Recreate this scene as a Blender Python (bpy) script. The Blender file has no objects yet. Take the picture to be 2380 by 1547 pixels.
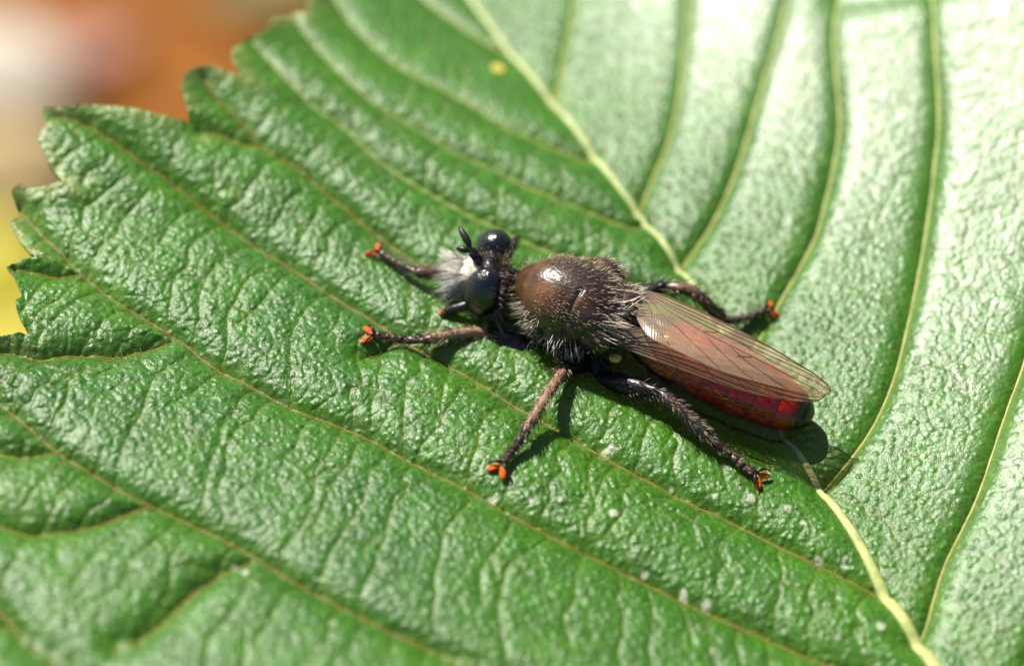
import bpy, math, random
import numpy as np
from mathutils import Vector, Matrix

# ------------------------------------------------------------------ camera, world, sun, exposure
# 1 unit = 1 cm.  z = 0 is the leaf's midrib level; +Y runs away from the camera.
SC = bpy.context.scene
COL = SC.collection
PITCH = math.radians(52.0)          # how steeply the camera looks down
DIST = 14.0
HALF_W = 2.60 / 14.0                # tan of half the horizontal field of view
CAM = np.array([0.0, -DIST * math.cos(PITCH), DIST * math.sin(PITCH)])
FWD = np.array([0.0, math.cos(PITCH), -math.sin(PITCH)])
UPV = np.array([0.0, math.sin(PITCH), math.cos(PITCH)])
cam_data = bpy.data.cameras.new('camera')
cam_data.sensor_width = 36.0
cam_data.lens = 18.0 / HALF_W
cam_data.clip_start = 0.1
cam_data.clip_end = 2000.0
cam_data.dof.use_dof = True
cam_data.dof.focus_distance = 13.37
cam_data.dof.aperture_fstop = cam_data.lens * 0.001 / 0.52     # 5 mm wide iris
cam_data.dof.aperture_blades = 0
cam = bpy.data.objects.new('camera', cam_data)
COL.objects.link(cam)
cam.location = CAM
cam.rotation_euler = (math.pi / 2 - PITCH, 0, 0)
SC.camera = cam

SUN_EL, SUN_AZ = math.radians(51.0), math.radians(-38.0)      # azimuth from +Y towards +X
TO_SUN = Vector((math.sin(SUN_AZ) * math.cos(SUN_EL), math.cos(SUN_AZ) * math.cos(SUN_EL), math.sin(SUN_EL)))
world = bpy.data.worlds.new('World')
SC.world = world
world.use_nodes = True
wn = world.node_tree.nodes
sky = wn.new('ShaderNodeTexSky')
sky.sky_type = 'NISHITA'
sky.sun_disc = False
sky.sun_elevation = SUN_EL
sky.sun_rotation = SUN_AZ
wn['Background'].inputs[1].default_value = 0.05
world.node_tree.links.new(sky.outputs[0], wn['Background'].inputs[0])
sun_data = bpy.data.lights.new('sun', 'SUN')
sun_data.energy = 5.0
sun_data.angle = math.radians(0.6)
sun_data.color = (1.0, 0.945, 0.85)
sun = bpy.data.objects.new('sun', sun_data)
COL.objects.link(sun)
sun.rotation_euler = TO_SUN.to_track_quat('Z', 'Y').to_euler()
sun.location = TO_SUN * 60
SC.view_settings.view_transform = 'Standard'
SC.view_settings.look = 'None'
SC.view_settings.gamma = 1.0
SC.view_settings.exposure = 0.60
SC.cycles.transparent_max_bounces = 16
SC.cycles.max_bounces = 8

RNG = np.random.default_rng(11)
random.seed(5)
ZERO = np.zeros(3)


def at(px, py, z):
    """point at height z seen at (px, py) of a 2380 x 1547 drawing of the place"""
    nx = (px - 1190.0) / 1190.0 * HALF_W
    ny = -(py - 773.5) / 1190.0 * HALF_W
    d = FWD + np.array([nx, 0, 0]) + ny * UPV
    t = (z - CAM[2]) / d[2]
    return CAM + t * d


# ------------------------------------------------------------------ helpers
def catmull(pts, n):
    pts = np.asarray(pts, float)
    if len(pts) < 3:
        t = np.linspace(0, 1, n)[:, None]
        return pts[0] * (1 - t) + pts[-1] * t
    p = np.vstack([2 * pts[0] - pts[1], pts, 2 * pts[-1] - pts[-2]])
    seg = np.linalg.norm(np.diff(pts[:, :min(3, pts.shape[1])], axis=0), axis=1)
    cum = np.concatenate([[0], np.cumsum(seg)])
    s = np.linspace(0, cum[-1], n)
    k = np.clip(np.searchsorted(cum, s, side='right') - 1, 0, len(seg) - 1)
    t = ((s - cum[k]) / np.maximum(seg[k], 1e-9))[:, None]
    a, b, c, d = p[k], p[k + 1], p[k + 2], p[k + 3]
    return 0.5 * (2 * b + (c - a) * t + (2 * a - 5 * b + 4 * c - d) * t ** 2 + (3 * b - a - 3 * c + d) * t ** 3)


class MB:
    """collects shapes that become one mesh object"""

    def __init__(self):
        self.v, self.f, self.c, self.m = [], [], [], []

    def tube(self, pts, radii, sides=8, col=(1, 1, 1), cap=True, flat=1.0, up=None):
        pts = np.asarray(pts, float)
        n = len(pts)
        radii = np.broadcast_to(np.asarray(radii, float), (n,))
        tan = np.gradient(pts, axis=0)
        tan /= np.maximum(np.linalg.norm(tan, axis=1), 1e-9)[:, None]
        ref = np.array([0, 0, 1.0]) if up is None else np.asarray(up, float)
        if abs(np.dot(tan[0], ref)) > 0.95:
            ref = np.array([0, 1.0, 0])
        nrm = ref - np.dot(ref, tan[0]) * tan[0]
        nrm /= np.linalg.norm(nrm)
        base = len(self.v)
        cols = np.asarray(col, float)
        for i in range(n):
            nrm = nrm - np.dot(nrm, tan[i]) * tan[i]
            nrm /= max(np.linalg.norm(nrm), 1e-9)
            bi = np.cross(tan[i], nrm)
            for k in range(sides):
                a = 2 * math.pi * k / sides
                self.v.append(pts[i] + radii[i] * (math.cos(a) * bi + flat * math.sin(a) * nrm))
                self.c.append(cols[i] if cols.ndim == 2 else cols)
        for i in range(n - 1):
            for k in range(sides):
                k2 = (k + 1) % sides
                self.f.append((base + i * sides + k, base + i * sides + k2, base + (i + 1) * sides + k2, base + (i + 1) * sides + k))
        if cap:
            self.f.append(tuple(base + k for k in reversed(range(sides))))
            self.f.append(tuple(base + (n - 1) * sides + k for k in range(sides)))

    def ellipsoid(self, c, axes, col=(1, 1, 1), nu=24, nv=14, shape=None):
        """axes: three vectors (already scaled)"""
        c = np.asarray(c, float)
        ax = [np.asarray(a, float) for a in axes]
        base = len(self.v)
        rows = []
        for j in range(nv + 1):
            th = math.pi * j / nv
            if j in (0, nv):
                self.v.append(c + ax[2] * math.cos(th)); self.c.append(np.asarray(col, float))
                rows.append([len(self.v) - 1])
                continue
            row = []
            for i in range(nu):
                ph = 2 * math.pi * i / nu
                self.v.append(c + math.sin(th) * (math.cos(ph) * ax[0] + math.sin(ph) * ax[1]) + math.cos(th) * ax[2])
                self.c.append(np.asarray(col, float))
                row.append(len(self.v) - 1)
            rows.append(row)
        for j in range(nv):
            a, b = rows[j], rows[j + 1]
            for i in range(nu):
                i2 = (i + 1) % nu
                if len(a) == 1:
                    self.f.append((a[0], b[i], b[i2]))
                elif len(b) == 1:
                    self.f.append((a[i], b[0], a[i2]))
                else:
                    self.f.append((a[i], b[i], b[i2], a[i2]))

    def loft(self, st, sides=36, n=90, col=(1, 1, 1)):
        """st rows: x, y, z, half width, half height above, half height below"""
        s = catmull(st, n)
        pts = s[:, :3]
        tan = np.gradient(pts, axis=0)
        tan /= np.linalg.norm(tan, axis=1)[:, None]
        base = len(self.v)
        for i in range(n):
            lat = np.cross(tan[i], [0, 0, 1.0]); lat /= np.linalg.norm(lat)
            upv = np.cross(lat, tan[i])
            for k in range(sides):
                a = 2 * math.pi * k / sides
                h = s[i, 4] if math.sin(a) > 0 else s[i, 5]
                self.v.append(pts[i] + lat * math.cos(a) * max(s[i, 3], .002) + upv * math.sin(a) * max(h, .002))
                self.c.append(np.asarray(col, float))
        for i in range(n - 1):
            for k in range(sides):
                k2 = (k + 1) % sides
                self.f.append((base + i * sides + k, base + i * sides + k2, base + (i + 1) * sides + k2, base + (i + 1) * sides + k))
        self.f.append(tuple(base + k for k in reversed(range(sides))))
        self.f.append(tuple(base + (n - 1) * sides + k for k in range(sides)))

    def hair(self, p, d, L, r, bend, col=(1, 1, 1)):
        p = np.asarray(p, float); d = np.asarray(d, float)
        d = d / max(np.linalg.norm(d), 1e-9)
        q = p + d * L * .5 + bend * L * .2
        t = p + d * L * .95 + bend * L * .75
        s = np.cross(d, [0.3, 0.2, 0.93]); s /= max(np.linalg.norm(s), 1e-9)
        u = np.cross(d, s)
        b = len(self.v)
        for c, rr in ((p - d * L * .08, r), (q, r * .72)):
            for k in range(3):
                a = 2.0944 * k
                self.v.append(c + rr * (math.cos(a) * s + math.sin(a) * u)); self.c.append(col)
        self.v.append(t); self.c.append(col)
        for k in range(3):
            k2 = (k + 1) % 3
            self.f.append((b + k, b + k2, b + 3 + k2, b + 3 + k))
            self.f.append((b + 3 + k, b + 3 + k2, b + 6))

    def build(self, name, mat, parent=None, smooth=True):
        me = bpy.data.meshes.new(name)
        me.from_pydata([tuple(x) for x in self.v], [], self.f)
        me.update()
        if self.c:
            ca = me.color_attributes.new('Col', 'FLOAT_COLOR', 'POINT')
            arr = np.ones((len(self.v), 4), np.float32)
            arr[:, :3] = np.array(self.c, np.float32)
            ca.data.foreach_set('color', arr.ravel())
        if smooth:
            me.polygons.foreach_set('use_smooth', np.ones(len(me.polygons), bool))
        me.materials.append(mat)
        return link(name, me, parent)


def link(name, me, parent=None):
    o = bpy.data.objects.new(name, me)
    COL.objects.link(o)
    if parent is not None:
        o.parent = parent
        if parent.type == 'EMPTY':
            o.matrix_parent_inverse = Matrix.Translation(-parent.location)
    return o


def tag(o, label=None, cat=None, group=None, kind=None):
    for k, v in (('label', label), ('category', cat), ('group', group), ('kind', kind)):
        if v:
            o[k] = v
    return o


def empty(name, loc):
    e = bpy.data.objects.new(name, None)
    COL.objects.link(e)
    e.location = loc
    e.empty_display_size = .1
    return e


# ------------------------------------------------------------------ materials
def mat_new(name):
    m = bpy.data.materials.new(name)
    m.use_nodes = True
    nt = m.node_tree
    return m, nt, nt.nodes, nt.links, nt.nodes['Principled BSDF']


def set_in(b, **kw):
    for k, v in kw.items():
        b.inputs[k.replace('_', ' ')].default_value = v


def noise(N, L, scale, detail=3, rough=.55, coord=None):
    t = N.new('ShaderNodeTexNoise')
    t.inputs['Scale'].default_value = scale
    t.inputs['Detail'].default_value = detail
    t.inputs['Roughness'].default_value = rough
    if coord is not None:
        L.new(coord, t.inputs['Vector'])
    return t


def simple_mat(name, color, rough=.5, spec=.5, bump=None, coat=0, var=0.0, var_scale=20, use_col=False, sub=0.0, metallic=0):
    m, nt, N, L, b = mat_new(name)
    tc = N.new('ShaderNodeTexCoord')
    set_in(b, Roughness=rough, Specular_IOR_Level=spec, Coat_Weight=coat, Metallic=metallic)
    src = None
    if use_col:
        a = N.new('ShaderNodeAttribute'); a.attribute_name = 'Col'
        src = a.outputs['Color']
    else:
        b.inputs['Base Color'].default_value = (*color, 1)
    if var > 0:
        nz = noise(N, L, var_scale, 4, .6, tc.outputs['Object'])
        mr = N.new('ShaderNodeMapRange')
        mr.inputs['From Min'].default_value = .3; mr.inputs['From Max'].default_value = .7
        mr.inputs['To Min'].default_value = 1 - var; mr.inputs['To Max'].default_value = 1 + var
        L.new(nz.outputs['Fac'], mr.inputs['Value'])
        mx = N.new('ShaderNodeVectorMath'); mx.operation = 'SCALE'
        if src is None:
            mx.inputs[0].default_value = color
        else:
            L.new(src, mx.inputs[0])
        L.new(mr.outputs[0], mx.inputs['Scale'])
        src = mx.outputs[0]
    if src is not None:
        L.new(src, b.inputs['Base Color'])
    if bump:
        nz = noise(N, L, bump[0], 3, .6, tc.outputs['Object'])
        bp = N.new('ShaderNodeBump')
        bp.inputs['Strength'].default_value = bump[1]
        bp.inputs['Distance'].default_value = bump[2]
        L.new(nz.outputs['Fac'], bp.inputs['Height'])
        L.new(bp.outputs[0], b.inputs['Normal'])
    if sub:
        b.inputs['Subsurface Weight'].default_value = sub
        b.inputs['Subsurface Radius'].default_value = (.05, .02, .01)
        b.inputs['Subsurface Scale'].default_value = 1.0
    return m


def leaf_mat():
    m, nt, N, L, b = mat_new('leaf_green')
    tc = N.new('ShaderNodeTexCoord')
    a = N.new('ShaderNodeAttribute'); a.attribute_name = 'Col'
    n1 = noise(N, L, 9, 4, .6, tc.outputs['Object'])
    mr = N.new('ShaderNodeMapRange')
    mr.inputs['From Min'].default_value = .3; mr.inputs['From Max'].default_value = .7
    mr.inputs['To Min'].default_value = .78; mr.inputs['To Max'].default_value = 1.22
    L.new(n1.outputs['Fac'], mr.inputs['Value'])
    sc = N.new('ShaderNodeVectorMath'); sc.operation = 'SCALE'
    L.new(a.outputs['Color'], sc.inputs[0]); L.new(mr.outputs[0], sc.inputs['Scale'])
    L.new(sc.outputs[0], b.inputs['Base Color'])
    # fine relief: goose-bump dots at hair bases, then the grain of the skin
    vo = N.new('ShaderNodeTexVoronoi'); vo.inputs['Scale'].default_value = 19; vo.voronoi_dimensions = '2D'
    L.new(tc.outputs['Object'], vo.inputs['Vector'])
    rp = N.new('ShaderNodeMapRange')
    rp.inputs['From Min'].default_value = .0; rp.inputs['From Max'].default_value = .36
    rp.inputs['To Min'].default_value = 1.0; rp.inputs['To Max'].default_value = 0
    L.new(vo.outputs['Distance'], rp.inputs['Value'])
    n2 = noise(N, L, 58, 2, .6, tc.outputs['Object'])
    n3 = noise(N, L, 130, 2, .5, tc.outputs['Object'])
    ad = N.new('ShaderNodeMath'); ad.operation = 'MULTIPLY_ADD'
    L.new(n2.outputs['Fac'], ad.inputs[0]); ad.inputs[1].default_value = .75; L.new(rp.outputs[0], ad.inputs[2])
    ad2 = N.new('ShaderNodeMath'); ad2.operation = 'MULTIPLY_ADD'
    L.new(n3.outputs['Fac'], ad2.inputs[0]); ad2.inputs[1].default_value = .45; L.new(ad.outputs[0], ad2.inputs[2])
    bp = N.new('ShaderNodeBump')
    bp.inputs['Strength'].default_value = .60; bp.inputs['Distance'].default_value = .0085
    L.new(ad2.outputs[0], bp.inputs['Height']); L.new(a.outputs['Alpha'], bp.inputs['Strength'])
    L.new(bp.outputs[0], b.inputs['Normal'])
    set_in(b, Roughness=.40, Specular_IOR_Level=.62, IOR=1.53)
    n4 = noise(N, L, 14, 3, .6, tc.outputs['Object'])
    r4 = N.new('ShaderNodeMapRange')
    r4.inputs['From Min'].default_value = .3; r4.inputs['From Max'].default_value = .7
    r4.inputs['To Min'].default_value = .36; r4.inputs['To Max'].default_value = .45
    L.new(n4.outputs['Fac'], r4.inputs['Value']); L.new(r4.outputs[0], b.inputs['Roughness'])
    # light passing through the blade
    tr = N.new('ShaderNodeBsdfTranslucent')
    tr.inputs['Color'].default_value = (.12, .40, .01, 1)
    mix = N.new('ShaderNodeMixShader'); mix.inputs[0].default_value = .08
    out = N['Material Output']
    L.new(b.outputs[0], mix.inputs[1]); L.new(tr.outputs[0], mix.inputs[2])
    L.new(mix.outputs[0], out.inputs['Surface'])
    return m


def wing_mat():
    m, nt, N, L, b = mat_new('wing_membrane')
    tc = N.new('ShaderNodeTexCoord')
    set_in(b, Roughness=.27, Specular_IOR_Level=.9)
    b.inputs['Base Color'].default_value = (.52, .37, .25, 1)
    nz = noise(N, L, 28, 3, .6, tc.outputs['Object'])
    wv = N.new('ShaderNodeTexWave'); wv.inputs['Scale'].default_value = 26
    wv.inputs['Distortion'].default_value = 7; wv.inputs['Detail'].default_value = 2
    L.new(tc.outputs['Object'], wv.inputs['Vector'])
    ad = N.new('ShaderNodeMath'); ad.operation = 'ADD'
    L.new(nz.outputs['Fac'], ad.inputs[0]); L.new(wv.outputs['Fac'], ad.inputs[1])
    bp = N.new('ShaderNodeBump'); bp.inputs['Strength'].default_value = .16; bp.inputs['Distance'].default_value = .006
    L.new(ad.outputs[0], bp.inputs['Height']); L.new(bp.outputs[0], b.inputs['Normal'])
    t = N.new('ShaderNodeBsdfTransparent'); t.inputs['Color'].default_value = (.92, .78, .60, 1)
    mix = N.new('ShaderNodeMixShader'); mix.inputs[0].default_value = .36
    L.new(t.outputs[0], mix.inputs[1]); L.new(b.outputs[0], mix.inputs[2])
    L.new(mix.outputs[0], N['Material Output'].inputs['Surface'])
    return m


def eye_mat():
    m, nt, N, L, b = mat_new('compound_eye_black')
    tc = N.new('ShaderNodeTexCoord')
    b.inputs['Base Color'].default_value = (.006, .006, .009, 1)
    set_in(b, Roughness=.26, Specular_IOR_Level=1.0)
    vo = N.new('ShaderNodeTexVoronoi'); vo.inputs['Scale'].default_value = 52
    vo.feature = 'DISTANCE_TO_EDGE'
    vo.inputs['Randomness'].default_value = .15
    L.new(tc.outputs['Object'], vo.inputs['Vector'])
    bp = N.new('ShaderNodeBump'); bp.inputs['Strength'].default_value = .8; bp.inputs['Distance'].default_value = .005
    L.new(vo.outputs['Distance'], bp.inputs['Height']); L.new(bp.outputs[0], b.inputs['Normal'])
    return m


def soil_mat():
    m, nt, N, L, b = mat_new('orange_soil')
    tc = N.new('ShaderNodeTexCoord')
    n1 = noise(N, L, .22, 4, .6, tc.outputs['Object'])
    cr = N.new('ShaderNodeValToRGB')
    cr.color_ramp.elements[0].position = .36; cr.color_ramp.elements[0].color = (.25, .088, .014, 1)
    cr.color_ramp.elements[1].position = .66; cr.color_ramp.elements[1].color = (.38, .130, .024, 1)
    L.new(n1.outputs['Fac'], cr.inputs[0])
    n2 = noise(N, L, 6, 4, .65, tc.outputs['Object'])
    mx = N.new('ShaderNodeVectorMath'); mx.operation = 'SCALE'
    mr = N.new('ShaderNodeMapRange'); mr.inputs['To Min'].default_value = .6; mr.inputs['To Max'].default_value = 1.3
    L.new(n2.outputs['Fac'], mr.inputs['Value'])
    L.new(cr.outputs[0], mx.inputs[0]); L.new(mr.outputs[0], mx.inputs['Scale'])
    L.new(mx.outputs[0], b.inputs['Base Color'])
    bp = N.new('ShaderNodeBump'); bp.inputs['Strength'].default_value = .6; bp.inputs['Distance'].default_value = .3
    L.new(n2.outputs['Fac'], bp.inputs['Height']); L.new(bp.outputs[0], b.inputs['Normal'])
    set_in(b, Roughness=.9, Specular_IOR_Level=.2)
    return m


M_LEAF = leaf_mat()
M_VEIN = simple_mat('vein_yellow_green', (.30, .27, .035), .45, .4, (60, .4, .006), var=.25, var_scale=14, use_col=True)
M_BODY = simple_mat('body_cuticle', (.1, .05, .02), .30, .6, (45, .4, .007), coat=.35, var=.45, var_scale=15, use_col=True)
M_LEG = simple_mat('leg_cuticle', (.1, .05, .02), .34, .55, (90, .3, .004), var=.2, var_scale=40, use_col=True)
M_EYE = eye_mat()
M_BLACK = simple_mat('black_chitin', (.010, .008, .008), .38, .45, (70, .3, .003), var=.2, var_scale=30)
M_PAD = simple_mat('orange_foot_pad', (.72, .10, .006), .6, .3, (120, .8, .006), var=.5, var_scale=35)
M_HALTER = simple_mat('yellow_halter', (.80, .54, .08), .5, .4, (60, .15, .003), var=.12, var_scale=30)
M_HAIR = simple_mat('hair_strands', (.3, .2, .1), .30, 1.0, use_col=True, var=.15, var_scale=40)
_nt = M_HAIR.node_tree
_tr = _nt.nodes.new('ShaderNodeBsdfTranslucent'); _mx = _nt.nodes.new('ShaderNodeMixShader'); _mx.inputs[0].default_value = .22
_at = _nt.nodes.new('ShaderNodeAttribute'); _at.attribute_name = 'Col'
_nt.links.new(_at.outputs['Color'], _tr.inputs['Color'])
_nt.links.new(_nt.nodes['Principled BSDF'].outputs[0], _mx.inputs[1]); _nt.links.new(_tr.outputs[0], _mx.inputs[2])
_nt.links.new(_mx.outputs[0], _nt.nodes['Material Output'].inputs['Surface'])
M_WING = wing_mat()
M_WVEIN = simple_mat('wing_vein_brown', (.13, .07, .035), .4, .5, var=.25, var_scale=20)
M_SOIL = soil_mat()
M_STONE = simple_mat('pale_stone', (.66, .59, .47), .8, .3, (3, .5, .1), var=.12, var_scale=1.5)
M_YLEAF = simple_mat('yellow_leaf', (.43, .37, .012), .5, .4, (4, .4, .05), var=.18, var_scale=2)
M_PINK = simple_mat('pink_petal', (.48, .24, .18), .55, .3, (4, .3, .05), var=.12, var_scale=2)
M_OLIVE = simple_mat('olive_leaf', (.17, .105, .008), .5, .4, (4, .4, .05), var=.2, var_scale=2)

# ------------------------------------------------------------------ large structure: the ground far below
GZ = -40.0
gm = MB()
ng = 90
gx = np.concatenate([-np.geomspace(900, 30, 18), np.linspace(-28, 28, ng), np.geomspace(30, 900, 18)])
gy = np.concatenate([-np.geomspace(900, 12, 18), np.linspace(-10, 46, ng), np.geomspace(48, 900, 18)])
for j, y in enumerate(gy):
    for i, x in enumerate(gx):
        gm.v.append((x, y, GZ + .12 * math.sin(x * 1.3 + math.sin(y * .7)) * math.cos(y * 1.1 + .4 * x)))
for j in range(len(gy) - 1):
    for i in range(len(gx) - 1):
        a = j * len(gx) + i
        gm.f.append((a, a + 1, a + len(gx) + 1, a + len(gx)))
ground = gm.build('ground', M_SOIL)
tag(ground, 'blurred orange brown soil far below the leaf', kind='structure')

# ------------------------------------------------------------------ the big leaf
MID_PX = [(2640, 2300), (2420, 1950), (2290, 1750), (2154, 1546), (2107, 1475), (2056, 1398), (2021, 1334), (1979, 1261), (1927, 1184), (1893, 1135), (1850, 1070), (1808, 1008),
          (1760, 930), (1700, 830), (1640, 730), (1580, 640), (1480, 505), (1420, 430), (1345, 325), (1270, 230),
          (1190, 130), (1130, 50), (1080, -20), (1010, -120), (945, -215)]
mid = np.array([at(x, y, 0.0) for x, y in MID_PX])
_o = np.argsort(mid[:, 1])
MY, MX = mid[_o, 1], mid[_o, 0]


def macro(x, y):
    """the blade's broad form: two halves that rise from the midrib, and slow waves"""
    x = np.asarray(x, float); y = np.asarray(y, float)
    s = (x - np.interp(y, MY, MX)) * .89
    l = np.where(s < 0, .160, .160) * (np.sqrt(s * s + .04) - .2) + .052 * np.clip(s, 0, 2.6) ** 2 + .239 * np.clip(s - 2.6, 0, 9)
    l = l + np.where(s < 0, .13, 0) * np.clip((y - .4) / 1.1, 0, 1) * (np.sqrt(s * s + .04) - .2)
    z = l - .010 * np.clip(-s - 1.2, 0, 9) ** 2
    z = z + .035 * np.sin(1.5 * x + .5 * y + .8) * np.cos(1.25 * y - .3 * x + .2) * np.clip(np.abs(s) / .8, 0, 1)
    z = z - .040 * np.exp(-((y - 1.98 + .06 * (x - 2)) / .13) ** 2) * np.clip((x - 1.55) / .3, 0, 1)
    far = np.clip(y - 1.3, 0, 9)
    z = z - .05 * far ** 2 * np.where(s < 0, 1.0, .6) / (1 + .25 * far)
    return z


def on_macro(px, py, h=0.0):
    p = at(px, py, h)
    for _ in range(6):
        p = at(px, py, float(macro(p[0], p[1])) + h)
    return p


def trace(l):
    return np.array([on_macro(x, y)[:2] for x, y in l])


LEFT_PX = [
    [(2420, 1960), (2000, 2010), (1600, 2010), (1100, 1960), (700, 1850), (400, 1710), (230, 1610), (140, 1560), (75, 1515), (35, 1470), (-10, 1425), (-90, 1365), (-200, 1300)],
    [(2330, 1810), (2000, 1790), (1700, 1750), (1420, 1690), (1250, 1637), (1050, 1547), (950, 1500), (860, 1460), (700, 1375), (560, 1290), (430, 1225), (310, 1170),
     (200, 1105), (130, 1060), (60, 1000), (0, 950), (-80, 890), (-160, 840)],
    [(2215, 1635), (2050, 1600), (1890, 1547), (1760, 1490), (1594, 1417), (1500, 1370), (1420, 1330), (1340, 1290), (1230, 1235), (1080, 1150), (940, 1080), (860, 1035),
     (750, 990), (680, 965), (580, 910), (500, 870), (430, 815), (330, 750), (270, 715), (190, 650), (150, 610),
     (100, 560), (50, 500)],
    [(2056, 1402), (1987, 1368), (1893, 1325), (1782, 1270), (1680, 1218), (1594, 1180), (1500, 1130), (1390, 1070),
     (1290, 1010), (1200, 960), (1080, 885), (960, 820), (850, 750), (770, 700), (680, 640), (580, 580), (490, 510),
     (400, 440), (330, 390), (260, 340), (200, 305), (140, 288)],
    [(1822, 1030), (1782, 1030), (1688, 1000), (1450, 890), (1250, 790), (1100, 715), (1000, 650), (885, 569), (792, 491), (688, 405),
     (610, 353), (547, 283), (498, 238), (480, 205)],
    [(1650, 748), (1400, 650), (1250, 590), (1100, 520), (945, 432), (880, 385), (800, 310), (735, 265), (660, 190), (590, 115)],
    [(1500, 535), (1460, 540), (1400, 520), (1250, 460), (1150, 410), (1050, 365), (980, 320), (880, 260), (800, 190), (725, 110), (680, 50)],
    [(1380, 375), (1345, 380), (1270, 350), (1180, 310), (1050, 230), (950, 180), (880, 130), (810, 55), (765, -20)],
    [(1195, 135), (1100, 90), (1000, 20), (930, -50), (890, -110)],
]
RIGHT_PX = [
    [(2520, 2080), (2580, 1880), (2700, 1600), (2820, 1250), (2920, 900), (3000, 500), (3040, 150)],
    [(2290, 1750), (2350, 1620), (2440, 1440), (2520, 1230), (2590, 1000), (2650, 750), (2700, 480), (2730, 200), (2740, -80)],
    [(2130, 1510), (2150, 1470), (2170, 1400), (2200, 1310), (2260, 1190), (2300, 1080), (2340, 960), (2380, 850), (2425, 680), (2450, 500), (2470, 300), (2480, 100), (2485, -100)],
    [(1910, 1150), (1930, 1130), (1990, 1060), (2040, 980), (2080, 880), (2110, 760), (2135, 640), (2155, 520), (2170, 400), (2180, 280), (2172, 120), (2165, 0), (2165, -110)],
    [(1722, 868), (1770, 790), (1820, 700), (1860, 630), (1895, 560), (1920, 470), (1940, 380), (1950, 290), (1942, 180), (1938, 90), (1950, 0), (1965, -110)],
    [(1575, 635), (1600, 610), (1650, 540), (1690, 460), (1720, 380), (1745, 300), (1765, 230), (1805, 100), (1830, 0), (1850, -110)],
    [(1482, 508), (1520, 420), (1550, 350), (1575, 250), (1590, 130), (1600, 0), (1610, -110)],
    [(1285, 245), (1300, 200), (1312, 140), (1330, 50), (1345, -60), (1355, -130)],
]
BRANCH_PX = [
    [(398, 813), (360, 825), (323, 833), (270, 845), (223, 842), (160, 842), (93, 851), (20, 836), (-60, 850)],
    [(350, 1190), (310, 1205), (230, 1238), (150, 1252), (70, 1258), (10, 1240), (-60, 1215)],
    [(585, 1322), (520, 1350), (450, 1395), (395, 1450), (340, 1495), (270, 1530)],
    [(185, 655), (140, 660), (90, 655), (40, 648)],
    [(140, 1062), (90, 1075), (30, 1075), (-40, 1060)],
    [(30, 1470), (-20, 1478), (-90, 1470)],
    [(615, 352), (570, 350), (520, 330), (470, 320)],
    [(1000, 820), (985, 810), (940, 812), (890, 830), (850, 850)],
]
left_w = [trace(v) for v in LEFT_PX]
right_w = [trace(v) for v in RIGHT_PX]
branch_w = [trace(v) for v in BRANCH_PX]
mid_w = catmull(mid[:, :2], 160)
sec_l = [catmull(v, 110) for v in left_w]
sec_r = [catmull(v, 110) for v in right_w]
sec_b = [catmull(v, 40) for v in branch_w]

# ladder-like third-order veins between neighbouring side veins
ter = []


def cross_veins(A, B, slant, step, rng):
    seg = np.linalg.norm(np.diff(A, axis=0), axis=1)
    cum = np.concatenate([[0], np.cumsum(seg)])
    tb = np.linalg.norm(np.diff(B, axis=0), axis=1)
    cb = np.concatenate([[0], np.cumsum(tb)])
    s = rng.uniform(.03, .1)
    prev = None
    while s < cum[-1] - .03:
        p = np.array([np.interp(s, cum, A[:, 0]), np.interp(s, cum, A[:, 1])])
        d2 = np.linalg.norm(B - p, axis=1)
        k = int(np.argmin(d2))
        gap = d2[k]
        if gap < 1.35 and gap > .05:
            e_s = np.clip(cb[k] + slant * gap + rng.normal(0, .035), 0, cb[-1])
            q = np.array([np.interp(e_s, cb, B[:, 0]), np.interp(e_s, cb, B[:, 1])])
            n = 9
            t = np.linspace(0, 1, n)[:, None]
            line = p * (1 - t) + q * t
            tang = (A[min(len(A) - 1, int(np.searchsorted(cum, s)) + 1)] - p)
            tang = tang / max(np.linalg.norm(tang), 1e-6)
            bow = rng.normal(.07, .05) * gap
            line = line + tang * (np.sin(math.pi * t) * bow) + rng.normal(0, .018, (n, 2)) * np.sin(math.pi * t) ** .5 * min(1, gap / .4)
            stop = n if rng.random() < .68 else rng.integers(4, 8)
            ter.append(catmull(line[:stop], 22 if stop == n else 14))
            if prev is not None and rng.random() < .6:
                a, b2 = rng.uniform(.25, .75), 0
                i1 = int(a * (len(prev) - 1)); i2 = int(np.clip(a + rng.normal(.08, .05), .1, .9) * (len(ter[-1]) - 1))
                m0, m1 = prev[i1], ter[-1][i2]
                if np.linalg.norm(m0 - m1) < .22:
                    mm = (m0 + m1) / 2 + rng.normal(0, .02, 2)
                    ter.append(catmull([m0, mm, m1], 8))
            prev = ter[-1] if len(ter[-1]) > 10 else prev
        s += step * rng.uniform(.6, 1.5)


for a, b in zip(sec_l[:-1], sec_l[1:]):
    # start on the upper vein's lower side, end on the lower vein
    cross_veins(b, a, -.28, .150, RNG)
for a, b in zip(sec_r[:-1], sec_r[1:]):
    cross_veins(a, b, -.15, .21, RNG)
cross_veins(sec_b[0], sec_l[1][60:], .1, .16, RNG)

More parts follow.
